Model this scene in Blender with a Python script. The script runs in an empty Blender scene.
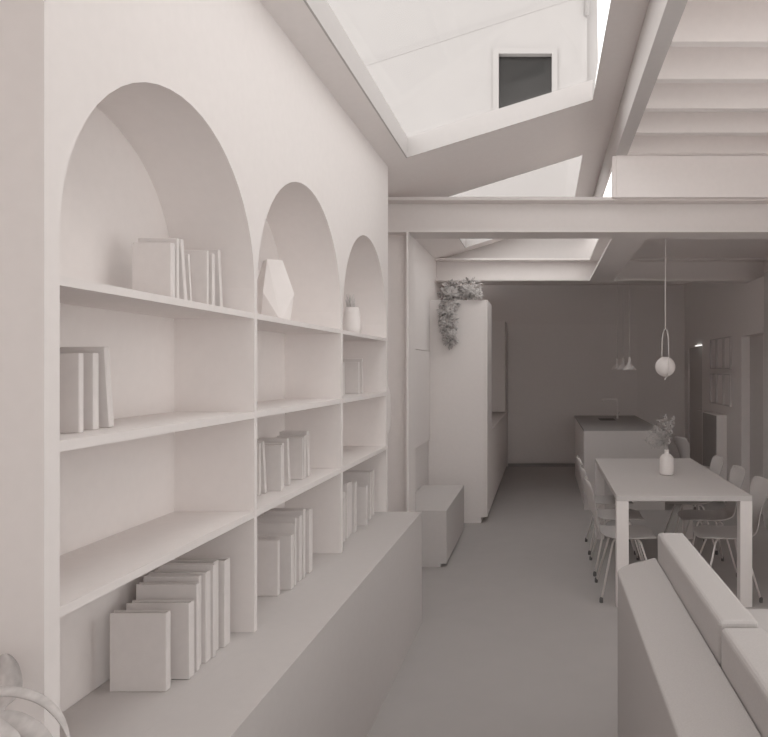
import bpy, bmesh, math, random
from mathutils import Vector, Matrix
random.seed(7)
PI = math.pi
SC = bpy.context.scene
COL = SC.collection

# ------------------------------------------------------------------ camera, sky, exposure
H = 1.62                                   # eye height
cd = bpy.data.cameras.new('camera')
cd.sensor_width = 36.0
cd.lens = 680.0 / 768.0 * 36.0
cd.shift_x = -159.5 / 768.0
cd.clip_start = 0.02
cam = bpy.data.objects.new('camera', cd)
cam.location = (0, 0, H)
cam.rotation_euler = (PI / 2, 0, 0)
COL.objects.link(cam)
SC.camera = cam

world = bpy.data.worlds.new('overcast_sky')
SC.world = world
world.use_nodes = True
bg = world.node_tree.nodes['Background']
bg.inputs[0].default_value = (1.0, 0.975, 0.95, 1)
bg.inputs[1].default_value = 2.05

SC.view_settings.view_transform = 'Standard'
SC.view_settings.look = 'None'
SC.view_settings.gamma = 1.0
SC.view_settings.use_curve_mapping = False
SC.view_settings.exposure = 0.06
SC.cycles.max_bounces = 16
SC.cycles.diffuse_bounces = 14
SC.cycles.use_denoising = True

# ------------------------------------------------------------------ materials
def clay(name, v, tint=(1.0, 0.958, 0.941), rough=0.9, grain=0.02, scale=30.0):
    m = bpy.data.materials.new(name)
    m.use_nodes = True
    nt = m.node_tree
    b = nt.nodes['Principled BSDF']
    b.inputs['Roughness'].default_value = rough
    b.inputs['Specular IOR Level'].default_value = 0.12
    tc = nt.nodes.new('ShaderNodeTexCoord')
    nz = nt.nodes.new('ShaderNodeTexNoise')
    nz.inputs['Scale'].default_value = scale
    nz.inputs['Detail'].default_value = 3.0
    rp = nt.nodes.new('ShaderNodeValToRGB')
    a, c = v * (1 - grain), v * (1 + grain)
    rp.color_ramp.elements[0].position = 0.3
    rp.color_ramp.elements[1].position = 0.7
    rp.color_ramp.elements[0].color = (a * tint[0], a * tint[1], a * tint[2], 1)
    rp.color_ramp.elements[1].color = (c * tint[0], c * tint[1], c * tint[2], 1)
    nt.links.new(tc.outputs['Object'], nz.inputs['Vector'])
    nt.links.new(nz.outputs['Fac'], rp.inputs['Fac'])
    nt.links.new(rp.outputs['Color'], b.inputs['Base Color'])
    return m

M_WALL = clay('white_plaster', 0.82, grain=0.01)
M_CEIL = clay('ceiling_plaster', 0.86, grain=0.01)
M_FLOOR = clay('poured_floor', 0.44, grain=0.015, scale=6)
M_WOOD = clay('painted_board', 0.80, grain=0.01)
M_BENCH = clay('cabinet_board', 0.60, grain=0.01)
M_BOOK = clay('book_cover', 0.74, grain=0.02)
M_PAGE = clay('book_pages', 0.60, grain=0.06, scale=200)
M_STEEL = clay('painted_steel', 0.76, grain=0.01, rough=0.7)
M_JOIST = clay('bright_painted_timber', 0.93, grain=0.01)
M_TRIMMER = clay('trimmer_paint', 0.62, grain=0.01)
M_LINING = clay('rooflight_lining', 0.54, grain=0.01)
M_SOFA = clay('sofa_fabric', 0.50, grain=0.04, scale=260)
M_FURN = clay('furniture_lacquer', 0.59, grain=0.01)
M_KITCH = clay('kitchen_lacquer', 0.84, grain=0.01)
M_TOP = clay('kitchen_worktop', 0.42, grain=0.02)
M_DARK = clay('dark_rubber', 0.16)
M_LEAF2 = clay('trailing_leaf', 0.50, grain=0.15, scale=40)
M_LEAF = clay('leaf', 0.60, grain=0.12, scale=40)
M_CERA = clay('ceramic', 0.82, grain=0.01)
M_FACADE = clay('facade_render', 0.385, grain=0.01, scale=4)
M_FACADE_TRIM = clay('facade_trim', 0.371, grain=0.01)
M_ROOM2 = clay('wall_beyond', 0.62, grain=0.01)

def glass_mat():
    m = bpy.data.materials.new('clear_glass')
    m.use_nodes = True
    nt = m.node_tree
    nt.nodes.clear()
    o = nt.nodes.new('ShaderNodeOutputMaterial')
    mix = nt.nodes.new('ShaderNodeMixShader')
    t = nt.nodes.new('ShaderNodeBsdfTransparent')
    g = nt.nodes.new('ShaderNodeBsdfGlossy')
    g.inputs['Roughness'].default_value = 0.02
    mix.inputs[0].default_value = 0.03
    nt.links.new(t.outputs[0], mix.inputs[1])
    nt.links.new(g.outputs[0], mix.inputs[2])
    nt.links.new(mix.outputs[0], o.inputs[0])
    return m
M_GLASS = glass_mat()

def pane_mat():
    m = bpy.data.materials.new('dark_window_glass')
    m.use_nodes = True
    b = m.node_tree.nodes['Principled BSDF']
    b.inputs['Base Color'].default_value = (0.02, 0.019, 0.018, 1)
    b.inputs['Roughness'].default_value = 0.3
    b.inputs['Specular IOR Level'].default_value = 0.25
    return m
M_PANE = pane_mat()

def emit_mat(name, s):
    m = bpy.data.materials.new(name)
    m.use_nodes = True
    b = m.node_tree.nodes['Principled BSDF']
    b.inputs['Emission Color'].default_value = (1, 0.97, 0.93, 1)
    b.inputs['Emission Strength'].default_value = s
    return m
M_LEAK = emit_mat('light_leak_glow', 1.2)

# ------------------------------------------------------------------ mesh helpers
class MB:
    def __init__(self):
        self.v, self.f, self.s = [], [], []
    def add(self, vs, fs, smooth=False):
        n = len(self.v)
        self.v += [Vector(p) for p in vs]
        for f in fs:
            self.f.append([i + n for i in f])
            self.s.append(smooth)
        return self
    def box(self, x0, x1, y0, y1, z0, z1):
        return self.add([(x0, y0, z0), (x1, y0, z0), (x1, y1, z0), (x0, y1, z0),
                         (x0, y0, z1), (x1, y0, z1), (x1, y1, z1), (x0, y1, z1)],
                        [(0, 3, 2, 1), (4, 5, 6, 7), (0, 1, 5, 4), (1, 2, 6, 5), (2, 3, 7, 6), (3, 0, 4, 7)])
    def hexa(self, p):                      # eight corners in the order of box()
        return self.add(p, [(0, 3, 2, 1), (4, 5, 6, 7), (0, 1, 5, 4), (1, 2, 6, 5), (2, 3, 7, 6), (3, 0, 4, 7)])
    def prism(self, poly, lo, hi, axis='z', smooth=False):
        def P(a, b, c):
            return {'z': (a, b, c), 'x': (c, a, b), 'y': (a, c, b)}[axis]
        n = len(poly)
        vs = [P(a, b, lo) for a, b in poly] + [P(a, b, hi) for a, b in poly]
        fs = [tuple(range(n))[::-1], tuple(range(n, 2 * n))]
        self.add(vs, fs)
        base = len(self.v) - 2 * n
        for i in range(n):
            j = (i + 1) % n
            self.f.append([base + i, base + j, base + n + j, base + n + i])
            self.s.append(smooth)
        return self
    def tube(self, pts, r, n=8, cap=True, closed=False):
        pts = [Vector(p) for p in pts]
        rs = r if isinstance(r, (list, tuple)) else [r] * len(pts)
        rings = []
        m = len(pts)
        up = None
        for i, p in enumerate(pts):
            if closed:
                d = pts[(i + 1) % m] - pts[i - 1]
            else:
                d = pts[min(i + 1, m - 1)] - pts[max(i - 1, 0)]
            d.normalize()
            if up is None:
                up = Vector((0, 0, 1)) if abs(d.z) < 0.9 else Vector((1, 0, 0))
            a = d.cross(up)
            if a.length < 1e-5:
                a = d.orthogonal()
            a.normalize()
            b = d.cross(a).normalized()
            up = -b if (-b).dot(up) > 0 else b
            rings.append([p + rs[i] * (math.cos(2 * PI * k / n) * a + math.sin(2 * PI * k / n) * b) for k in range(n)])
        vs = [q for rg in rings for q in rg]
        fs = []
        for i in range(m if closed else m - 1):
            for k in range(n):
                i2 = (i + 1) % m
                fs.append((i * n + k, i * n + (k + 1) % n, i2 * n + (k + 1) % n, i2 * n + k))
        if cap and not closed:
            fs.append(tuple(range(n))[::-1])
            fs.append(tuple((m - 1) * n + k for k in range(n)))
        return self.add(vs, fs, True)
    def lathe(self, prof, c, n=28):
        vs, fs = [], []
        for r, z in prof:
            for k in range(n):
                vs.append((c[0] + r * math.cos(2 * PI * k / n), c[1] + r * math.sin(2 * PI * k / n), c[2] + z))
        for i in range(len(prof) - 1):
            for k in range(n):
                fs.append((i * n + k, i * n + (k + 1) % n, (i + 1) * n + (k + 1) % n, (i + 1) * n + k))
        fs.append(tuple(range(n))[::-1])
        fs.append(tuple((len(prof) - 1) * n + k for k in range(n)))
        return self.add(vs, fs, True)
    def sphere(self, c, r, n=24, m=14):
        prof = [(max(1e-4, r * math.sin(PI * i / m)), -r * math.cos(PI * i / m)) for i in range(m + 1)]
        return self.lathe(prof, c, n)
    def ibeam(self, axis, a0, a1, c, z0, z1, w, tf=0.024, tw=0.014):
        # axis: direction of the run; c: the centre across the run
        h = w / 2
        if axis == 'x':
            B = lambda u0, u1, q0, q1: self.box(a0, a1, c + u0, c + u1, q0, q1)
        else:
            B = lambda u0, u1, q0, q1: self.box(c + u0, c + u1, a0, a1, q0, q1)
        B(-h, h, z0, z0 + tf); B(-h, h, z1 - tf, z1); B(-tw / 2, tw / 2, z0 + tf, z1 - tf)
        return self

ORG = {}
def obj(name, mb, mat, parent=None, bevel=0.0, origin=None, segs=2, recalc=True):
    if parent is not None:
        o_ = ORG[parent.name]
    elif origin is not None:
        o_ = Vector(origin)
    else:
        xs = [p.x for p in mb.v]; ys = [p.y for p in mb.v]; zs = [p.z for p in mb.v]
        o_ = Vector(((min(xs) + max(xs)) / 2, (min(ys) + max(ys)) / 2, min(zs)))
    me = bpy.data.meshes.new(name)
    me.from_pydata([tuple(p - o_) for p in mb.v], [], mb.f)
    me.polygons.foreach_set('use_smooth', mb.s)
    if recalc:
        bm = bmesh.new(); bm.from_mesh(me)
        bmesh.ops.recalc_face_normals(bm, faces=bm.faces)
        bm.to_mesh(me); bm.free()
    me.materials.append(mat)
    o = bpy.data.objects.new(name, me)
    COL.objects.link(o)
    if parent is not None:
        o.parent = parent
    else:
        o.location = o_
    ORG[o.name] = o_
    if bevel:
        bv = o.modifiers.new('bevel', 'BEVEL')
        bv.width = bevel; bv.segments = segs; bv.limit_method = 'ANGLE'; bv.angle_limit = math.radians(40)
    return o
def tag(o, label, cat, group=None):
    o['label'] = label; o['category'] = cat
    if group: o['group'] = group
    return o
def thing(name, label, cat, loc, group=None):
    o = bpy.data.objects.new(name, None)
    o.empty_display_size = 0.1
    o.location = loc
    COL.objects.link(o)
    ORG[o.name] = Vector(loc)
    return tag(o, label, cat, group)
def struct(name, mb, mat, parent=None, bevel=0.0):
    o = obj(name, mb, mat, parent, bevel)
    if parent is None:
        o['kind'] = 'structure'
    return o
def dup(root, loc, rz, label, group=None):
    r = root.copy(); COL.objects.link(r)
    r.location = loc; r.rotation_euler = (0, 0, rz); r['label'] = label
    if group: r['group'] = group
    for ch in list(root.children):
        c = ch.copy(); COL.objects.link(c); c.parent = r
        for g in list(ch.children):
            d = g.copy(); COL.objects.link(d); d.parent = c
    return r

def hz(h): return H + h                      # height above the eye -> height above the floor
def roof_h(x): return H + 1.606 + 0.31 * x   # the sloped ceiling

# ------------------------------------------------------------------ the shell
Y_BACK = 11.25; X_R = 2.336; Y_OPEN = -1.2; YR = 3.1; YL = 1.2; SILL = 0.9; SILLB = 0.2; XB = 0.05
struct('floor', MB().box(-2.0, 2.6, Y_OPEN - 1.5, Y_BACK + 0.2, -0.12, 0), M_FLOOR)

# sloped roof slab with two rooflight openings
SX0, SX1 = -0.872, 0.311
S1 = (1.2, 4.32); S2 = (5.42, 7.54); RT = 0.13
def slope_box(mb, x0, x1, y0, y1):
    mb.hexa([(x0, y0, roof_h(x0)), (x1, y0, roof_h(x1)), (x1, y1, roof_h(x1)), (x0, y1, roof_h(x0)),
             (x0, y0, roof_h(x0) + RT), (x1, y0, roof_h(x1) + RT), (x1, y1, roof_h(x1) + RT), (x0, y1, roof_h(x0) + RT)])
m = MB()
slope_box(m, -1.6, SX0, Y_OPEN, 7.83)
XS = SX1 + .04
m.hexa([(SX1, Y_OPEN, roof_h(SX1)), (.545, Y_OPEN, roof_h(.545)), (.545, 7.83, roof_h(.545)), (SX1, 7.83, roof_h(SX1)),
        (XS, Y_OPEN, roof_h(XS) + RT), (.545, Y_OPEN, roof_h(.545) + RT), (.545, 7.83, roof_h(.545) + RT), (XS, 7.83, roof_h(XS) + RT)])
slope_box(m, SX0, SX1, Y_OPEN, S1[0]); slope_box(m, SX0, SX1, S1[1], S2[0]); slope_box(m, SX0, SX1, S2[1], 7.83)
struct('ceiling', m, M_CEIL)
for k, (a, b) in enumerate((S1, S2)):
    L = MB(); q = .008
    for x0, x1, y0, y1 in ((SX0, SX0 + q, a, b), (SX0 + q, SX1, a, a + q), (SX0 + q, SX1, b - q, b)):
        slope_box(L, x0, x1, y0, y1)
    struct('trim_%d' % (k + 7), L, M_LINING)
    g = MB(); e = 0.045
    g.hexa([(SX0 - e, a - e, roof_h(SX0 - e) + RT), (SX1 + e, a - e, roof_h(SX1 + e) + RT), (SX1 + e, b + e, roof_h(SX1 + e) + RT), (SX0 - e, b + e, roof_h(SX0 - e) + RT),
            (SX0 - e, a - e, roof_h(SX0 - e) + RT + .012), (SX1 + e, a - e, roof_h(SX1 + e) + RT + .012), (SX1 + e, b + e, roof_h(SX1 + e) + RT + .012), (SX0 - e, b + e, roof_h(SX0 - e) + RT + .012)])
    struct('window_%d' % (k + 2), g, M_GLASS)

# left wall behind and beyond the bookcase
m = MB().box(-1.6, -1.30, Y_OPEN, 5.03, 0, 2.86).box(-1.6, -1.2137, 5.2, Y_BACK, 0, 2.853)
struct('wall_left', m, M_WALL)
struct('wall_left_return', MB().box(-1.6, -.988, 5.03, 5.2, 0, 2.603), M_WALL)
struct('trim_1', MB().box(-.988, -0.974, 4.9, 5.17, 0, 2.603), M_WALL)
# flush panels on the left wall beside the box seat
m = MB().box(-1.2137, -1.185, 5.25, 7.10, 0.88, 1.795).box(-1.2137, -1.188, 5.25, 7.10, 1.80, 2.60)
struct('trim_2', m, M_WALL, bevel=0.002)
struct('trim_9', MB().box(-1.2137, -1.206, 5.25, 7.10, .03, .875), M_BOOK)  # lower panel: shade under the overhang put into a darker colour
# back wall, right wall
struct('wall_back', MB().box(-1.6, 2.6, Y_BACK, Y_BACK + 0.2, 0, 3.05), M_WALL)
DA = (10.02, 10.99, 1.955); DB = (7.22, 7.98, 2.0)
m = MB()
for y0, y1, z0, z1 in ((YR, DB[0], 0, 2.602), (DB[0], 7.85, DB[2], 2.602), (7.85, DB[1], DB[2], 3.05), (DB[1], DA[0], 0, 3.05), (DA[0], DA[1], DA[2], 3.05), (DA[1], Y_BACK, 0, 3.05)):
    m.box(X_R, X_R + 0.16, y0, y1, z0, z1)
m.box(X_R, X_R + .16, YL, YR, 0, SILL).box(X_R, X_R + .16, Y_OPEN, YL, 0, 3.05)  # unseen near part, its solid stretch and sill shaped to steer daylight
struct('wall_right', m, M_WALL)
struct('wall_front', MB().box(-1.6, XB, Y_OPEN - .15, Y_OPEN, 0, 3.4).box(XB, X_R + .16, Y_OPEN - .15, Y_OPEN, 0, SILLB), M_WALL)  # unseen wall behind the camera, its opening shaped for the light let in
d = struct('door_2', MB().box(X_R + 0.03, X_R + 0.07, DA[0] + .003, DA[1] - .003, 0.005, DA[2] - .004), M_ROOM2)
obj('door_handle', MB().tube([(X_R + .03, 10.14, 1.0), (X_R - .02, 10.14, 1.0), (X_R - .02, 10.25, 1.0)], .009), M_STEEL, d)
d = struct('door_3', MB().box(X_R + 0.085, X_R + 0.125, DB[0] + .003, DB[1] - .003, 0.005, DB[2] - .004), M_ROOM2)
struct('trim_3', MB().box(X_R - .012, X_R, DB[1], DB[1] + .06, 0, 2.0).box(X_R - .012, X_R, DB[0], DB[1] + .06, 2.0, 2.06), M_WALL)
struct('trim_4', MB().box(2.27, X_R, 6.85, 7.0, 0, 2.603), M_ROOM2)
# tall pocket panel on the back wall with its track
d = struct('door_1', MB().box(-0.585, 1.545, Y_BACK - .05, Y_BACK - .001, 0.07, 2.345), M_KITCH)
obj('track', MB().box(-0.585, 1.545, Y_BACK - .03, Y_BACK - .001, 0.0, 0.05), M_TOP, d)

# flat ceilings
struct('ceiling_kitchen', MB().box(-1.6, 2.5, 7.86, Y_BACK + .2, 3.0, 3.1), M_CEIL)
struct('ceiling_dining', MB().box(0.65, X_R + .16, 5.03, 7.72, 2.857, 2.95), M_CEIL)
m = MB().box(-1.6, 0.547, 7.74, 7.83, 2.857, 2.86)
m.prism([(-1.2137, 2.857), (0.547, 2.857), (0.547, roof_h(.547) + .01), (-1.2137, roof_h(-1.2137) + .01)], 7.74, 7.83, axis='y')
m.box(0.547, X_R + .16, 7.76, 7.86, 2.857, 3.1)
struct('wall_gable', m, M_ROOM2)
# joisted ceiling to the right of the trimmer
JZ = hz(1.5)
struct('ceiling_mezzanine', MB().box(0.588, X_R + .16, Y_OPEN, 4.9, JZ + .20, JZ + .30), M_CEIL)
struct('wall_right_upper', MB().box(X_R + .165, X_R + .26, YR - .1, 7.86, 2.55, 3.1), M_WALL)
struct('wall_mezzanine', MB().box(0.515, X_R, 4.785, 4.86, 2.826, JZ - .0005).box(.488, .515, 4.80, 4.86, 2.83, JZ - .0005), M_JOIST)
struct('wall_upstand', MB().box(X_R, X_R + .16, Y_OPEN, 4.9, 3.05, JZ + .34).box(0.53, X_R, 4.865, 4.9, JZ - .05, JZ + .199), M_WALL)

# facade of the house behind, seen through the rooflights
m = MB()
FY = 8.6
WX0, WX1, WZ0, WZ1 = -.639, .177, 4.62, 5.667
m.box(-7, WX0, FY, FY + .3, 3.1, 8.6).box(WX1, 0.55, FY, FY + .3, 3.1, 8.6)
m.box(WX0, WX1, FY, FY + .3, 3.1, WZ0).box(WX0, WX1, FY, FY + .3, WZ1, 8.6)
struct('wall_facade', m, M_FACADE)
struct('wall_party', MB().prism([(0.55, 5.2), (0.62, 4.95), (0.70, 5.55), (0.65, 8.6), (0.55, 8.6)], 8.7, 8.9, axis='y'), M_FACADE)
w = struct('window_1', MB().box(WX0, WX0 + .072, FY - .02, FY + .1, WZ0, WZ1).box(WX1 - .072, WX1, FY - .02, FY + .1, WZ0, WZ1)
           .box(WX0 + .072, WX1 - .072, FY - .02, FY + .1, WZ1 - .072, WZ1).box(WX0 + .072, WX1 - .072, FY - .02, FY + .1, WZ0, WZ0 + .072), M_FACADE)
obj('pane', MB().box(WX0 + .072, WX1 - .072, FY + .07, FY + .08, WZ0 + .072, WZ1 - .072), M_PANE, w)
m = MB().prism([(-2.6, 5.33), (0.5, 6.33), (0.5, 6.42), (-2.6, 5.42)], FY - .004, FY, axis='y')
struct('trim_5', m, M_FACADE_TRIM)  # thin sloping band, slightly darker than the facade
struct('trim_6', MB().tube([(0.55, FY - .03, 8.4), (0.55, FY - .03, 6.07)], .03, 10), M_FACADE_TRIM)

# ------------------------------------------------------------------ steelwork
tag(obj('steel_beam', MB().ibeam('x', -1.29, X_R + .16, 5.025, 2.603, 2.856, .25), M_STEEL),
    'wide steel I-beam crossing the whole room in front, above the bookcase end', 'beam')
tag(obj('steel_beam', MB().ibeam('x', -1.212, X_R + .16, 7.715, 2.603, 2.856, .23), M_STEEL),
    'farther steel I-beam crossing above the tall cabinet and hanging plant', 'beam')
tag(obj('steel_beam', MB().ibeam('y', 5.152, 7.598, .649, 2.603, 2.856, .262), M_STEEL),
    'short steel beam running front to back between the two crossing beams', 'beam')
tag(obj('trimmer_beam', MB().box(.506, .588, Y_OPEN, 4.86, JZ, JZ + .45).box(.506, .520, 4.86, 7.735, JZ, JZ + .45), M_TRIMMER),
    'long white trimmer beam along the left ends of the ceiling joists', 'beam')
jl = ['lowest white ceiling joist, lying directly on top of the flat panel', 'second ceiling joist up from the flat panel', 'third ceiling joist up from the flat panel',
      'fourth ceiling joist up from the flat panel', 'topmost joist with its whole underside in view', 'joist at the top right corner of the photo, mostly cut off']
for k in range(6):
    y = 4.725 - .4015 * k
    tag(obj('ceiling_joist', MB().box(.59, X_R - .002, y, y + .055, JZ, JZ + .199), M_JOIST), jl[k], 'joist', 'joists of the mezzanine ceiling')

# ------------------------------------------------------------------ bookcase wall
BX = -1.0; NX = -1.277
B0, B1 = 1.362, 4.373
BAYS = [(1.4056, 2.3525), (2.375, 3.357), (3.390, 4.330)]
ZB = hz(-.913); ZT = roof_h(-1.0)
R_SP = hz(.278)
bc = thing('bookcase', 'tall white built-in bookcase wall with three round-arched niches on the left', 'bookcase', (-1.14, (B0 + B1) / 2, 0))
m = MB()
def face_quad(y0, y1, z0, z1, x=BX):
    m.add([(x, y0, z0), (x, y1, z0), (x, y1, z1), (x, y0, z1)], [(0, 1, 2, 3)])
piers = [(B0, BAYS[0][0]), (BAYS[0][1], BAYS[1][0]), (BAYS[1][1], BAYS[2][0]), (BAYS[2][1], B1)]
for a, b in piers:
    face_quad(a, b, ZB, ZT)
for a, b in BAYS:
    r = (b - a) / 2; c = (a + b) / 2
    N = 26
    arc = [(c - r * math.cos(PI * i / N), R_SP + r * math.sin(PI * i / N)) for i in range(N + 1)]
    for i in range(N):
        (y0, z0), (y1, z1) = arc[i], arc[i + 1]
        m.add([(BX, y0, z0), (BX, y1, z1), (BX, y1, ZT), (BX, y0, ZT)], [(0, 1, 2, 3)])
    m.add([q for y, z in arc for q in ((BX, y, z), (NX, y, z))], [(2 * i, 2 * i + 2, 2 * i + 3, 2 * i + 1) for i in range(N)], True)
    for y in (a, b):
        m.add([(BX, y, ZB), (NX, y, ZB), (NX, y, R_SP), (BX, y, R_SP)], [(0, 1, 2, 3)])
    m.add([(NX, y, z) for y, z in [(a, ZB)] + arc + [(b, ZB)]], [tuple(range(N + 3))])
m.add([(BX, B0, ZB), (-1.299, B0, ZB), (-1.299, B0, ZT - .09), (BX, B0, ZT)], [(0, 1, 2, 3)])
m.add([(BX, B1, ZB), (-1.299, B1, ZB), (-1.299, B1, ZT - .09), (BX, B1, ZT)], [(0, 1, 2, 3)])
obj('arched_body', m, M_WALL, bc, recalc=False)
for a, b in BAYS:
    for ht, hb in ((.1922, .1724), (-.1496, -.1724), (-.494, -.5157)):
        obj('shelf', MB().box(NX + .001, BX - .0005, a + .0005, b - .0005, hz(hb), hz(ht)), M_WOOD, bc)
# low cabinet that makes the ledge
tag(obj('low_cabinet', MB().box(-1.0 + .0005, -.776, B0, 4.336, 0, ZB), M_BENCH),
    'long low cabinet forming the deep ledge under the arched bookcase', 'cabinet')
for a, b in BAYS:
    obj('ledge_floor', MB().box(NX + .001, BX, a + .0005, b - .0005, ZB - .012, ZB - .0002), M_BENCH, bc)

# ------------------------------------------------------------------ books
def book(xs, y0, t, zf, h, w, lean, label, group):
    e = bpy.data.objects.new('book', None)
    e.empty_display_size = .05
    COL.objects.link(e)
    e.location = (xs, y0, zf + .0006)
    e.rotation_euler = (lean, 0, 0)
    ORG[e.name] = Vector((0, 0, 0))
    tag(e, label, 'book', group)
    t = t * .94 - .0012
    c = min(.0032, t * .16)
    cv = MB().box(-w, 0, 0, c, 0, h).box(-w, 0, t - c, t, 0, h).box(-c, 0, c, t - c, 0, h)
    obj('cover', cv, M_BOOK, e, bevel=.0012, segs=1)
    obj('pages', MB().box(-w + .004, -c, c, t - c, .003, h - .005), M_PAGE, e)
    return e
Z1, Z2, Z3 = hz(.1922), hz(-.1496), hz(-.494)
G = 'books on the arched top shelf of the nearest bay'
for a in [(-1.09, 1.989, .027, .176, .113, 0, 'wide front book facing out at left of the row in the largest arch'),
          (-1.09, 2.022, .016, .195, .116, 0, 'taller thin book just behind the front book in the largest arch'),
          (-1.09, 2.0675, .020, .197, .115, .13, 'slanting slim book third from left in the largest arch'),
          (-1.092, 2.106, .011, .160, .105, .10, 'shortest very thin book half hidden mid-row in the largest arch'),
          (-1.09, 2.203, .014, .190, .112, 0, 'upright book with its cover showing right of the gap in the largest arch'),
          (-1.09, 2.238, .023, .187, .112, 0, 'upright book second from right in the largest arch'),
          (-1.09, 2.298, .020, .206, .113, .10, 'slanting book at the right end of the row in the largest arch')]:
    book(a[0], a[1], a[2], Z1, a[3], a[4], a[5], a[6], G)
G = 'three books on the shelf under the largest arch'
for a in [(-1.071, 1.568, .019, .185, .13, 0, 'first of three books, against the left pilaster under the largest arch'),
          (-1.092, 1.649, .024, .187, .12, 0, 'upright middle book of the three under the largest arch'),
          (-1.0925, 1.711, .023, .203, .12, .10, 'tallest slanting book of the three under the largest arch')]:
    book(a[0], a[1], a[2], Z2, a[3], a[4], a[5], a[6], G)
G = 'books on the lower shelf of the middle bay'
for a in [(-1.10, 2.632, .021, .202, .115, 0, 'first thin book beside the divider on the middle bay lower shelf'),
          (-1.097, 2.681, .022, .208, .115, .13, 'slanting book second from left on the middle bay lower shelf'),
          (-1.056, 2.7355, .016, .184, .125, 0, 'book with its plain cover showing, left group, middle bay lower shelf'),
          (-1.072, 2.79, .025, .186, .125, 0, 'short upright book fourth from left on the middle bay lower shelf'),
          (-1.0726, 2.866, .023, .201, .125, .11, 'slanting book closing the left group, middle bay lower shelf'),
          (-1.0715, 3.022, .014, .186, .125, 0, 'cover-out book opening the right group, middle bay lower shelf'),
          (-1.0715, 3.048, .026, .192, .125, 0, 'upright book between two others in right group, middle bay lower shelf'),
          (-1.074, 3.104, .032, .208, .125, .09, 'slanting last book of the right group, middle bay lower shelf')]:
    book(a[0], a[1], a[2], Z3, a[3], a[4], a[5], a[6], G)
LOW = [(-1.065, 1.919, .027, .222, .16), (-1.040, 1.996, .034, .223, .185), (-1.043, 2.046, .022, .263, .183), (-1.055, 2.082, .019, .276, .17), (-1.045, 2.105, .034, .280, .175),
       (-1.040, 2.143, .022, .293, .175), (-1.056, 2.173, .042, .291, .17), (-1.043, 2.224, .045, .283, .175), (-1.055, 2.2715, .022, .266, .17)]
LL = ['short wide front book of the row', 'second short wide book of the row', 'third taller book whose upper cover shows', 'thin fourth book in the row', 'thick fifth book in the row',
      'tallest sixth book in the row', 'thick seventh book in the row', 'thick eighth book, second from the far end', 'thin ninth book at the far end of the row']
for (x, y, t, h, w), l in zip(LOW, LL):
    book(x, y, t, ZB, h, w, 0, l + ' on the ledge, nearest bay', 'row of nine books on the ledge in the nearest bay')
for (x, y, t, h, w), l in zip(LOW, LL):
    book(x, y + .807, t, ZB, h, w, 0, l + ' on the ledge, middle bay', 'row of nine books on the ledge in the middle bay')
G = 'three books on the shelf under the smallest arch'
for a in [(-1.12, 3.80, .040, .185, .125, 0, 'leftmost of three books under the smallest arch, beside the divider'),
          (-1.085, 3.99, .024, .187, .125, 0, 'middle cover-out book of three under the smallest arch'),
          (-1.08, 4.058, .026, .207, .125, .06, 'tallest rear book of three under the smallest arch')]:
    book(a[0], a[1], a[2], Z2, a[3], a[4], a[5], a[6], G)
G = 'row of books on the ledge in the farthest bay'
for a in [(-1.05, 3.575, .033, .225, .16, 'shortest first book of the row on the ledge, farthest bay'),
          (-1.062, 3.611, .030, .253, .16, 'second book of the row on the ledge, farthest bay'),
          (-1.05, 3.644, .050, .296, .17, 'third book, tall and thick, on the ledge, farthest bay'),
          (-1.060, 3.715, .053, .288, .17, 'fourth book, thick, on the ledge, farthest bay'),
          (-1.05, 3.782, .046, .279, .17, 'fifth book on the ledge before the gap, farthest bay'),
          (-1.03, 3.947, .042, .228, .17, 'short cover-out book in the middle of the row, farthest bay'),
          (-1.047, 4.106, .034, .287, .17, 'tall book third from the right end on the ledge, farthest bay'),
          (-1.062, 4.150, .046, .280, .17, 'tall book second from the right end on the ledge, farthest bay'),
          (-1.055, 4.199, .046, .279, .17, 'last tall book at the right end of the ledge, farthest bay')]:
    book(a[0], a[1], a[2], ZB, a[3], a[4], 0, a[5], G)

# ------------------------------------------------------------------ vase and planter in the arches
vpts = [(-1.134, 2.79, 2.069), (-1.094, 2.85, 2.0735), (-1.130, 2.90, 2.072), (-1.175, 2.85, 2.070),
        (-1.1406, 2.765, 1.931), (-1.048, 2.86, 1.935), (-1.0768, 2.80, 1.857), (-1.205, 2.82, 1.92), (-1.13, 2.93, 1.93),
        (-1.0625, 2.85, Z1 + .0008), (-1.077, 2.79, Z1 + .0008), (-1.16, 2.79, Z1 + .0008), (-1.17, 2.86, Z1 + .0008), (-1.10, 2.90, Z1 + .0008)]
hb = bmesh.new()
for p in vpts: hb.verts.new(p)
bmesh.ops.convex_hull(hb, input=hb.verts)
hb.verts.index_update()
vm = MB().add([v.co.copy() for v in hb.verts], [[v.index for v in f.verts] for f in hb.faces])
hb.free()
tag(obj('faceted_vase', vm, M_CERA), 'white faceted angular vase standing alone in the middle arch', 'vase')
px_, py_ = -1.12, 3.977
t = thing('potted_succulent', 'small rounded white pot with short spiky plant in the smallest arch', 'potted plant', (px_, py_, Z1))
obj('pot', MB().lathe([(.034, .001), (.046, .01), (.054, .05), (.052, .09), (.045, .13), (.038, .165), (.033, .165), (.033, .15)], (px_, py_, Z1)), M_CERA, t)
obj('soil', MB().lathe([(.033, .14), (.033, .152)], (px_, py_, Z1), 16), M_DARK, t)
m = MB()
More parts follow.
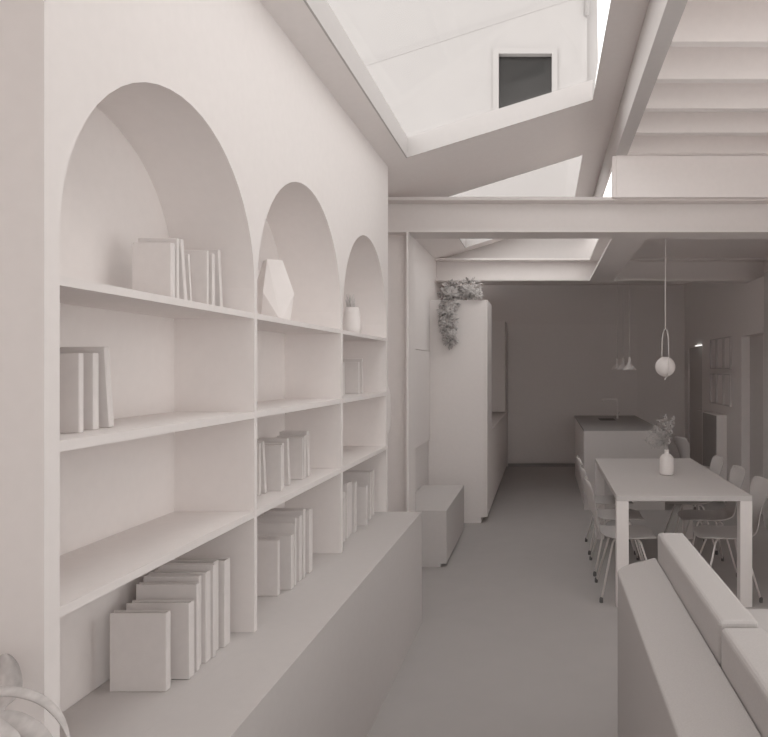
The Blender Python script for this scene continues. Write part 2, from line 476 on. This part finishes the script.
for k in range(13):
    a = k * 2.4; r0 = .006 + .018 * ((k * 7) % 5) / 5; tl = .35 * r0 / .024
    hh = .06 + .035 * ((k * 3) % 4) / 3
    cx, cy = px_ + r0 * math.cos(a), py_ + r0 * math.sin(a)
    dx, dy = math.cos(a) * tl * hh, math.sin(a) * tl * hh
    m.tube([(cx, cy, Z1 + .148), (cx + dx * .4, cy + dy * .4, Z1 + .15 + hh * .5), (cx + dx, cy + dy, Z1 + .15 + hh)], [.0055, .006, .0008], 6)
obj('leaves', m, M_LEAF, t)

# ------------------------------------------------------------------ leafy plant at the lower left
plx, ply = -1.09, 1.08
t = thing('potted_plant', 'large arching-leaf house plant in front of the bookcase end, lower left corner', 'potted plant', (plx, ply, 0))
obj('pot', MB().lathe([(.13, 0), (.15, .02), (.185, .36), (.175, .36), (.165, .30)], (plx, ply, 0)), M_CERA, t)
obj('soil', MB().lathe([(.164, .28), (.164, .30)], (plx, ply, 0)), M_DARK, t)
def at(px, py, y): return Vector(((px - 543.5) * y / 680.0, y, H + (368.5 - py) * y / 680.0))
def strap(pts, widths, side, lift=0.0):
    # a leaf blade: centre line pts, half widths, side vector per leaf; V-folded along the midrib, 2 mm thick
    m = MB(); n = len(pts); vs = []
    side = Vector(side).normalized()
    for p, w_ in zip(pts, widths):
        vs += [p - side * w_, p + Vector((0, 0, -.25 * w_)) , p + side * w_]
    up = Vector((0, 0, .003))
    vs2 = [v + up for v in vs]
    fs = []
    for i in range(n - 1):
        for k in range(2):
            a, b, c, d_ = i * 3 + k, i * 3 + k + 1, i * 3 + k + 4, i * 3 + k + 3
            fs.append((a, b, c, d_)); N_ = 3 * n
            fs.append((a + N_, d_ + N_, c + N_, b + N_))
        N_ = 3 * n
        fs.append((i * 3, i * 3 + 3, i * 3 + 3 + N_, i * 3 + N_)); fs.append((i * 3 + 2, i * 3 + 2 + N_, i * 3 + 5 + N_, i * 3 + 5))
    return m.add(vs + vs2, fs, True)
def smooth_pts(pts, n=5):
    out = []
    P = [pts[0]] + list(pts) + [pts[-1]]
    for i in range(1, len(P) - 2):
        for k in range(n):
            u = k / n
            a, b, c, d_ = P[i - 1], P[i], P[i + 1], P[i + 2]
            out.append(0.5 * ((2 * b) + (c - a) * u + (2 * a - 5 * b + 4 * c - d_) * u * u + (3 * b - a - 3 * c + d_) * u ** 3))
    out.append(P[-2])
    return out
leafdefs = [
    ([(-120, 800, 1.10), (-90, 730, 1.08), (-50, 700, 1.07), (0, 692.5, 1.06), (30, 696, 1.05), (50, 707, 1.04), (64, 725, 1.03), (72, 752, 1.02), (77, 785, 1.01)], .0088, (-.35, .9, .38)),
    ([(-120, 815, 1.06), (-80, 760, 1.03), (-30, 728, 1.01), (8, 722, 1.0), (32, 731, .985), (52, 747, .97), (66, 780, .96)], .0165, (-.3, .85, .45)),
    ([(-120, 820, 1.0), (-60, 750, .98), (-14, 728, .965), (8, 737, .95), (22, 755, .94), (32, 790, .93)], .014, (-.3, .85, .45)),
]
for pts, w_, side in leafdefs:
    P = smooth_pts([at(*p) for p in pts])
    n = len(P)
    ws = [w_ * min(1, .25 + 2.2 * i / n, max(.08, 3.5 * (n - 1 - i) / n)) for i in range(n)]
    obj('leaf', strap(P, ws, side), M_LEAF, t)
# broad rounded leaf behind the straps
P = [at(4, 655, 1.3), at(4, 664, 1.295), at(3, 676, 1.29), at(2, 690, 1.28), at(-3, 703, 1.27), at(-10, 716, 1.25), at(-22, 738, 1.23)]
obj('leaf', strap(smooth_pts(P, 3), [.004, .015, .024, .031, .037, .042, .046, .049, .051, .052, .052, .050, .046, .034, .030, .026, .022, .018, .014, .010, .006, .004][:19], (.93, -.25, .25)), M_LEAF, t)
m = MB()
for pts, w_, side in leafdefs:
    e = at(*pts[0])
    m.tube(smooth_pts([e, e * .5 + Vector((plx, ply, .5)) * .5, Vector((plx + .02, ply, .3))], 4), .007, 7)
e = P[-1]
m.tube(smooth_pts([e, Vector(((e.x + plx) / 2 - .02, ply + .05, .7)), Vector((plx, ply, .3))], 4), .006, 7)
obj('stem', m, M_LEAF, t)

# rounded plate on the far end of the bookcase
obj('end_plate', MB().prism([(4.3735 + .095 * math.cos(PI * k / 24 - PI / 2), hz(-.268) + .15 * math.sin(PI * k / 24 - PI / 2)) for k in range(25)], -1.03, -1.0015, axis='x'), M_WALL, bc)

# ------------------------------------------------------------------ box seat and kitchen run
t = thing('box_seat', 'low box seat beside the left wall, in front of the tall cabinet', 'bench', (-1.0, 6.15, 0))
obj('body', MB().box(-1.2, -.79, 5.54, 6.76, .03, .4625), M_BENCH, t, bevel=.002)
obj('plinth', MB().box(-1.2, -.84, 5.545, 6.76, 0, .03), M_BENCH, t)
t = thing('tall_cabinet', 'tall flat-fronted white cabinet with hanging plant on its top', 'cabinet', (-.9, 7.4, 0))
obj('body', MB().box(-1.207, -.612, 7.13, 7.74, .06, 2.34), M_WALL, t)
obj('side_panel', MB().box(-.611, -.589, 7.13, 7.75, .06, 2.34), M_WALL, t, bevel=.002)
obj('plinth', MB().box(-1.207, -.655, 7.132, 7.74, 0, .06), M_WALL, t)
t = thing('kitchen_base_unit', 'dark run of low kitchen units behind the tall cabinet, along left wall', 'kitchen unit', (-.9, 9.5, 0))
obj('body', MB().box(-1.21, -.595, 7.76, 11.19, .05, .9), M_KITCH, t)
obj('worktop', MB().box(-1.21, -.589, 7.76, 11.19, .901, .925), M_KITCH, t)
obj('plinth', MB().box(-1.2, -.64, 7.77, 11.18, 0, .05), M_DARK, t)
t = thing('wall_cabinet', 'hanging kitchen cabinet on the back wall beyond the tall cabinet', 'cabinet', (-.9, 11.0, .94))
obj('body', MB().box(-1.21, -.6, 10.62, 11.19, .94, 2.36), M_KITCH, t)
obj('door', MB().box(-1.205, -.605, 10.60, 10.618, .945, 2.355), M_KITCH, t, bevel=.002)

# trailing plant on top of the tall cabinet
ct = 2.34
t = thing('trailing_plant', 'bushy trailing plant spilling down the front of the tall cabinet', 'potted plant', (-.93, 7.3, ct))
obj('pot', MB().lathe([(.06, .001), (.075, .02), (.09, .13), (.08, .13), (.075, .1)], (-.93, 7.28, ct)), M_CERA, t)
def leaf(m, c, d, n, L, W):
    d = d.normalized(); s = d.cross(n)
    if s.length < 1e-4: s = d.orthogonal()
    s.normalize(); n = s.cross(d).normalized()
    b, tip, mid = c, c + d * L - n * L * .25, c + d * L * .5
    m.add([b, mid + s * W - n * W * .3, tip, mid - s * W - n * W * .3, mid + n * W * .15], [(0, 1, 4), (1, 2, 4), (2, 3, 4), (3, 0, 4)])
m = MB(); sm = MB()
R = random.Random(11)
def blob(c, r, k, ls=.058):
    for _ in range(k):
        d = Vector((R.gauss(0, 1), R.gauss(0, 1) - .25, R.gauss(0, 1))).normalized()
        p = Vector(c) + Vector((d.x * r[0], d.y * r[1], d.z * r[2])) * R.uniform(.35, 1.0)
        dd = (d + Vector((R.gauss(0, .35), R.gauss(0, .35) - .2, R.gauss(0, .35) - .25))).normalized()
        leaf(m, p, dd, Vector((R.gauss(0, .4), -.6, 1)), ls * R.uniform(.7, 1.25), ls * .30 * R.uniform(.8, 1.2))
def rosette(c, r, k, tilt):
    # a rosette: leaves set round a centre in three whorls, opening towards the viewer's side and up
    ax = Vector(tilt).normalized(); a = ax.orthogonal().normalized(); b = ax.cross(a)
    for j in range(k):
        u = j / k; th = j * 2.39996
        d = (math.cos(th) * a + math.sin(th) * b) * (.45 + .55 * u) + ax * (1.05 - u)
        leaf(m, Vector(c) + ax * .01, d, ax, r * (.55 + .5 * u), r * .24)
def cp(px, py, y): return at(px, py, y)
blob(cp(470, 289, 7.2), (.10, .10, .12), 120); blob(cp(451, 290, 7.2), (.12, .10, .10), 110)
for q, r_, k in [((449, 304, 7.10), (.085, .06, .08), 70), ((446, 314, 7.07), (.08, .05, .08), 60), ((448, 324, 7.07), (.075, .05, .07), 55), ((449, 333, 7.07), (.07, .05, .06), 50), ((450, 340, 7.08), (.05, .04, .05), 40)]:
    blob(cp(*q), r_, k)
for q, r_, tl in [((452, 293, 7.08), .085, (-.1, -1, .5)), ((468, 290, 7.07), .085, (.1, -1, .6)), ((446, 322.5, 7.03), .08, (-.15, -1, .55)), ((452, 334, 7.03), .065, (.1, -1, .5)), ((450, 311, 7.02), .07, (0, -1, .5)), ((478, 295, 7.1), .07, (.5, -1, .2))]:
    rosette(cp(*q), r_, 22, tl)
sm.tube(smooth_pts([Vector((-.93, 7.28, ct + .11)), cp(452, 286, 7.15), cp(448, 302, 7.085), cp(447, 320, 7.08), cp(450, 342, 7.09)], 4), .005, 6)
sm.tube(smooth_pts([Vector((-.91, 7.28, ct + .11)), cp(465, 284, 7.2), cp(474, 292, 7.15)], 4), .005, 6)
obj('stem', sm, M_LEAF2, t)
obj('foliage', m, M_LEAF2, t, recalc=False)

# ------------------------------------------------------------------ kitchen island
t = thing('kitchen_island', 'long kitchen island with pale end panel behind the dining table', 'kitchen island', (.93, 9.05, 0))
obj('body', MB().box(.48, 1.385, 7.80, 10.33, .0, .885), M_KITCH, t)
obj('end_panel', MB().box(.463, 1.39, 7.778, 7.799, 0, .902), M_FURN, t)
obj('worktop', MB().box(.47, 1.39, 7.80, 10.34, .886, .905), M_TOP, t)
obj('sink', MB().box(.78, 1.0, 9.35, 9.75, .9052, .9065), M_DARK, t)
t = thing('kitchen_tap', 'slim angular tap standing on the kitchen island', 'tap', (1.06, 9.75, .905))
obj('spout', MB().tube([(1.06, 9.75, .905), (1.06, 9.75, 1.17), (1.055, 9.75, 1.178), (.86, 9.75, 1.178), (.845, 9.75, 1.172), (.845, 9.75, 1.14)], .009, 10), M_KITCH, t)
obj('base', MB().lathe([(.022, .001), (.022, .012), (.014, .02), (.014, .08)], (1.06, 9.75, .905)), M_FURN, t)
obj('handle', MB().tube([(1.06, 9.75, .96), (1.09, 9.73, 1.0)], .006, 8), M_FURN, t)
# cone pendants above the island
def cone_pendant(y, label):
    X = 1.05
    t = thing('cone_pendant', label, 'pendant lamp', (X, y, 3.0), 'cone pendants over the kitchen island')
    obj('shade', MB().lathe([(.083, 1.603), (.055, 1.64), (.026, 1.672), (.02, 1.69), (.017, 1.745), (.01, 1.757), (.003, 1.758)], (X, y, 0)), M_CERA, t)
    obj('cord', MB().tube([(X, y, 1.757), (X, y, 2.985)], .003, 6), M_FURN, t)
    obj('ceiling_cap', MB().lathe([(.04, 2.975), (.04, 2.999)], (X, y, 0), 20), M_FURN, t)
cone_pendant(8.29, 'nearest white cone pendant lamp, rightmost of three over the island')
cone_pendant(8.98, 'middle cone pendant lamp of three over the island')
cone_pendant(9.65, 'farthest and leftmost cone pendant lamp of three over the island')

# globe pendant over the table
gx, gy = .976, 5.45
t = thing('globe_pendant', 'round white globe pendant lamp in a slim metal loop above the table', 'pendant lamp', (gx, gy, 2.856))
gz = 1.634
obj('cord', MB().tube([(gx, gy, 1.945), (gx, gy, 2.84)], .0035, 8), M_CERA, t)
obj('ceiling_cap', MB().lathe([(.05, 2.83), (.05, 2.855)], (gx, gy, 0), 24), M_FURN, t)
obj('globe', MB().sphere((gx, gy, gz), .079, 32, 20), M_CERA, t)
loop = []
ca, sa = .13, .9915
for k in range(16):
    a = PI + PI * k / 15
    loop.append((.086 * math.cos(a), gz + .0 + .086 * math.sin(a)))
loop += [(.086, 1.78), (.080, 1.86), (.05, 1.915), (0, 1.945), (-.05, 1.915), (-.080, 1.86), (-.086, 1.78)]
obj('loop', MB().tube([(gx + u * ca, gy - u * sa, z) for u, z in loop], .004, 8, closed=True), M_STEEL, t)
obj('finial', MB().lathe([(.004, -.108), (.007, -.104), (.007, -.09), (.004, -.084)], (gx, gy, gz), 12), M_STEEL, t)

# ------------------------------------------------------------------ dining table, vase, chairs
TX0, TX1, TY0, TY1, TZ = .496, 1.416, 4.61, 6.53, .757
t = thing('dining_table', 'long rectangular dining table with square legs behind the sofa', 'table', ((TX0 + TX1) / 2, (TY0 + TY1) / 2, 0))
obj('tabletop', MB().box(TX0, TX1, TY0, TY1, TZ - .037, TZ), M_FURN, t, bevel=.002)
for x in (TX0, TX1 - .082):
    for y in (TY0, TY1 - .082):
        obj('leg', MB().box(x, x + .082, y, y + .082, 0, TZ - .0372), M_WALL, t, bevel=.002)  # legs paler than the top: light on upright faces put into the colour
vx2, vy2 = 1.0, 5.52
t = thing('flower_vase', 'white bottle-shaped vase with a feathery sprig standing on the dining table', 'vase', (vx2, vy2, TZ))
obj('bottle', MB().lathe([(.045, .001), (.056, .008), (.0575, .03), (.0575, .125), (.052, .145), (.035, .163), (.019, .172), (.017, .19), (.019, .206), (.014, .206), (.013, .18)], (vx2, vy2, TZ)), M_CERA, t)
m = MB(); R = random.Random(5)
tips = [(-.10, -.03, .40), (-.06, .03, .44), (-.02, -.02, .47), (.02, .02, .42), (-.15, .0, .35), (-.16, .02, .28), (.05, -.01, .45), (-.08, .01, .36)]
for dx, dy, dz in tips:
    pts = smooth_pts([Vector((vx2, vy2, TZ + .15)), Vector((vx2 + dx * .2, vy2 + dy * .2, TZ + .24)), Vector((vx2 + dx * .6, vy2 + dy * .6, TZ + dz * .8)), Vector((vx2 + dx, vy2 + dy, TZ + dz))], 5)
    m.tube(pts, .0016, 5)
    for i, p in enumerate(pts):
        if i < 6: continue
        for s in range(5):
            d = Vector((R.gauss(0, 1), R.gauss(0, 1), R.gauss(.35, .6)))
            leaf(m, p, d, Vector((0, -.4, 1)), .042 * R.uniform(.6, 1.2), .0055)
obj('sprig', m, M_LEAF2, t, recalc=False)

def chair_shell():
    prof = [(.205, .414), (.19, .424), (.13, .431), (.05, .430), (-.04, .427), (-.12, .428), (-.175, .440), (-.205, .465), (-.222, .508), (-.235, .57), (-.248, .63), (-.263, .70), (-.280, .765), (-.292, .805), (-.297, .825)]
    wid = [.12, .165, .198, .207, .202, .185, .16, .14, .124, .124, .15, .185, .206, .192, .125]
    mb = MB(); nu = 9; vs = []
    n = len(prof)
    for i, ((x, z), w_) in enumerate(zip(prof, wid)):
        for k in range(nu):
            u = -1 + 2 * k / (nu - 1)
            back = max(0, min(1, (i - 6) / 4))
            vs.append(Vector((x + .028 * u * u * back, w_ * u, z + .012 * u * u * (1 - back))))
    # thickness along the local normal
    nor = []
    for i in range(n):
        a = prof[max(0, i - 1)]; b = prof[min(n - 1, i + 1)]
        d = Vector((b[0] - a[0], 0, b[1] - a[1])).normalized()
        nn = Vector((d.z, 0, -d.x))
        nor += [nn] * nu
    T = .010
    v2 = [p - q * -T if False else p + q * (-T) for p, q in zip(vs, nor)]
    fs = []
    N_ = n * nu
    for i in range(n - 1):
        for k in range(nu - 1):
            a, b, c, d = i * nu + k, i * nu + k + 1, (i + 1) * nu + k + 1, (i + 1) * nu + k
            fs.append((a, b, c, d)); fs.append((a + N_, d + N_, c + N_, b + N_))
    for i in range(n - 1):
        for k in (0, nu - 1):
            a, d = i * nu + k, (i + 1) * nu + k
            fs.append((a, d, d + N_, a + N_))
    for i in (0, n - 1):
        for k in range(nu - 1):
            a, b = i * nu + k, i * nu + k + 1
            fs.append((a, b, b + N_, a + N_))
    return mb.add(vs + v2, fs, True)
def make_chair(label):
    t = thing('dining_chair', label, 'chair', (0, 0, 0), 'moulded dining chairs')
    s_ = obj('seat_shell', chair_shell(), M_FURN, t)
    bv = s_.modifiers.new('smooth', 'SUBSURF'); bv.levels = 1; bv.render_levels = 1
    for sx, sy in ((1, 1), (1, -1), (-1, 1), (-1, -1)):
        fx, fy = (.20 if sx > 0 else -.20), .222 * sy
        l = obj('leg', MB().tube([(.03 * sx - .01, .035 * sy, .408), (.085 * sx - .01, .10 * sy, .404), (.10 * sx - .01, .115 * sy, .386), (fx, fy, .012)], .0075, 8), M_STEEL, t)
        obj('foot', MB().lathe([(.011, 0.0), (.013, .006), (.012, .03), (.008, .036)], (fx, fy, 0), 12), M_DARK, l)
    obj('hub', MB().lathe([(.045, .398), (.05, .404), (.05, .414)], (-.01, 0, 0), 20), M_STEEL, t)
    return t
c0 = make_chair('dining chair at the left side of the table, nearest the sofa')
c0.location = (.60, 4.93, 0)
dup(c0, (.60, 5.53, 0), 0, 'middle dining chair of the three on the left side of the table')
dup(c0, (.60, 6.14, 0), 0, 'farthest dining chair on the left side of the table')
dup(c0, (1.307, 4.93, 0), PI, 'dining chair at the right edge of the photo, right side of the table')
dup(c0, (1.307, 5.50, 0), PI, 'middle dining chair of the three on the right side of the table')
dup(c0, (1.307, 6.14, 0), PI, 'farthest dining chair on the right side of the table')
dup(c0, (1.875, 8.06, 0), .25, 'lone dining chair beside the kitchen island, half hidden behind the vase')

# ------------------------------------------------------------------ right wall: pictures, radiator, light leak over the door
pl = ['left', 'middle', 'right']
for r_, (z0, z1) in enumerate(((hz(-.005), hz(.40)), (hz(-.475), hz(-.07)))):
    for c_ in range(3):
        y1 = 9.43 - .345 * c_; y0 = y1 - .315
        t = thing('picture_frame', '%s picture frame in the %s row on the right wall' % (pl[c_], ('upper', 'lower')[r_]), 'picture frame', (X_R, (y0 + y1) / 2, z0), 'six picture frames on the right wall')
        w_ = .014
        obj('frame', MB().box(X_R - .03, X_R - .001, y0, y0 + w_, z0, z1).box(X_R - .03, X_R - .001, y1 - w_, y1, z0, z1).box(X_R - .03, X_R - .001, y0 + w_, y1 - w_, z0, z0 + w_).box(X_R - .03, X_R - .001, y0 + w_, y1 - w_, z1 - w_, z1), M_ROOM2, t)
        obj('picture', MB().box(X_R - .012, X_R - .002, y0 + w_, y1 - w_, z0 + w_, z1 - w_), M_WALL, t)
t = thing('radiator', 'upright slab radiator under the picture frames on the right wall', 'radiator', (2.27, 9.0, 0))
obj('panel', MB().box(2.198, X_R - .006, 8.63, 9.37, .08, 1.03), M_KITCH, t, bevel=.004)
obj('front_sheet', MB().box(2.192, 2.1975, 8.64, 9.36, .1, 1.015), M_TOP, t)  # darker sheet covering the long face
for y in (8.70, 9.25):
    obj('foot', MB().box(2.23, X_R - .02, y, y + .05, 0, .0795), M_KITCH, t)
tag(obj('light_leak', MB().box(X_R - .03, X_R - .001, 10.02, 10.36, DA[2] + .002, DA[2] + .015), M_LEAK), 'thin glowing bar for light leaking over the far door in the right wall', 'light leak')  # added glow for light leaking over the door, not a fixture

# ------------------------------------------------------------------ sofa
t = thing('sofa', 'pale sofa seen from behind its back at the lower right', 'sofa', (.95, 1.4, 0))
def arc(cx, cy, r, a0, a1, n=5):
    return [(cx + r * math.cos(a0 + (a1 - a0) * i / n), cy + r * math.sin(a0 + (a1 - a0) * i / n)) for i in range(n + 1)]
plan = [(.315, -.9), (.487, -.9), (.487, 2.95)] + arc(.375, 2.89, .06, PI / 2, PI, 6)
m = MB(); n = len(plan)
vs = [(x, y, .06) for x, y in plan] + [(x, y, .757 + .045 * (x - .315) / .172) for x, y in plan]
fs = [tuple(range(n))[::-1], tuple(range(n, 2 * n))] + [(i, (i + 1) % n, n + (i + 1) % n, n + i) for i in range(n)]
obj('back_panel', m.add(vs, fs), M_SOFA, t, bevel=.006)
obj('arm', MB().box(.75, 1.5, 2.62, 2.95, .06, .585), M_SOFA, t, bevel=.03, segs=4)
obj('base', MB().box(.488, 1.45, -.9, 2.94, .06, .28), M_SOFA, t, bevel=.01)
for y0, y1 in ((.86, 2.61), (-.9, .85)):
    obj('seat_cushion', MB().box(.74, 1.5, y0, y1, .285, .46), M_SOFA, t, bevel=.035, segs=4)
for y0, y1, zt, x1 in ((1.895, 2.93, .915, .603), (.80, 1.885, .905, .612), (-.3, .79, .905, .612)):
    obj('back_cushion', MB().box(.490, x1, y0, y1, .285, zt), M_SOFA, t, bevel=.014, segs=3)
for x in (.36, 1.38):
    for y in (-.8, 2.86):
        obj('leg', MB().lathe([(.016, 0), (.022, .06)], (x, y, 0), 14), M_DARK, t)
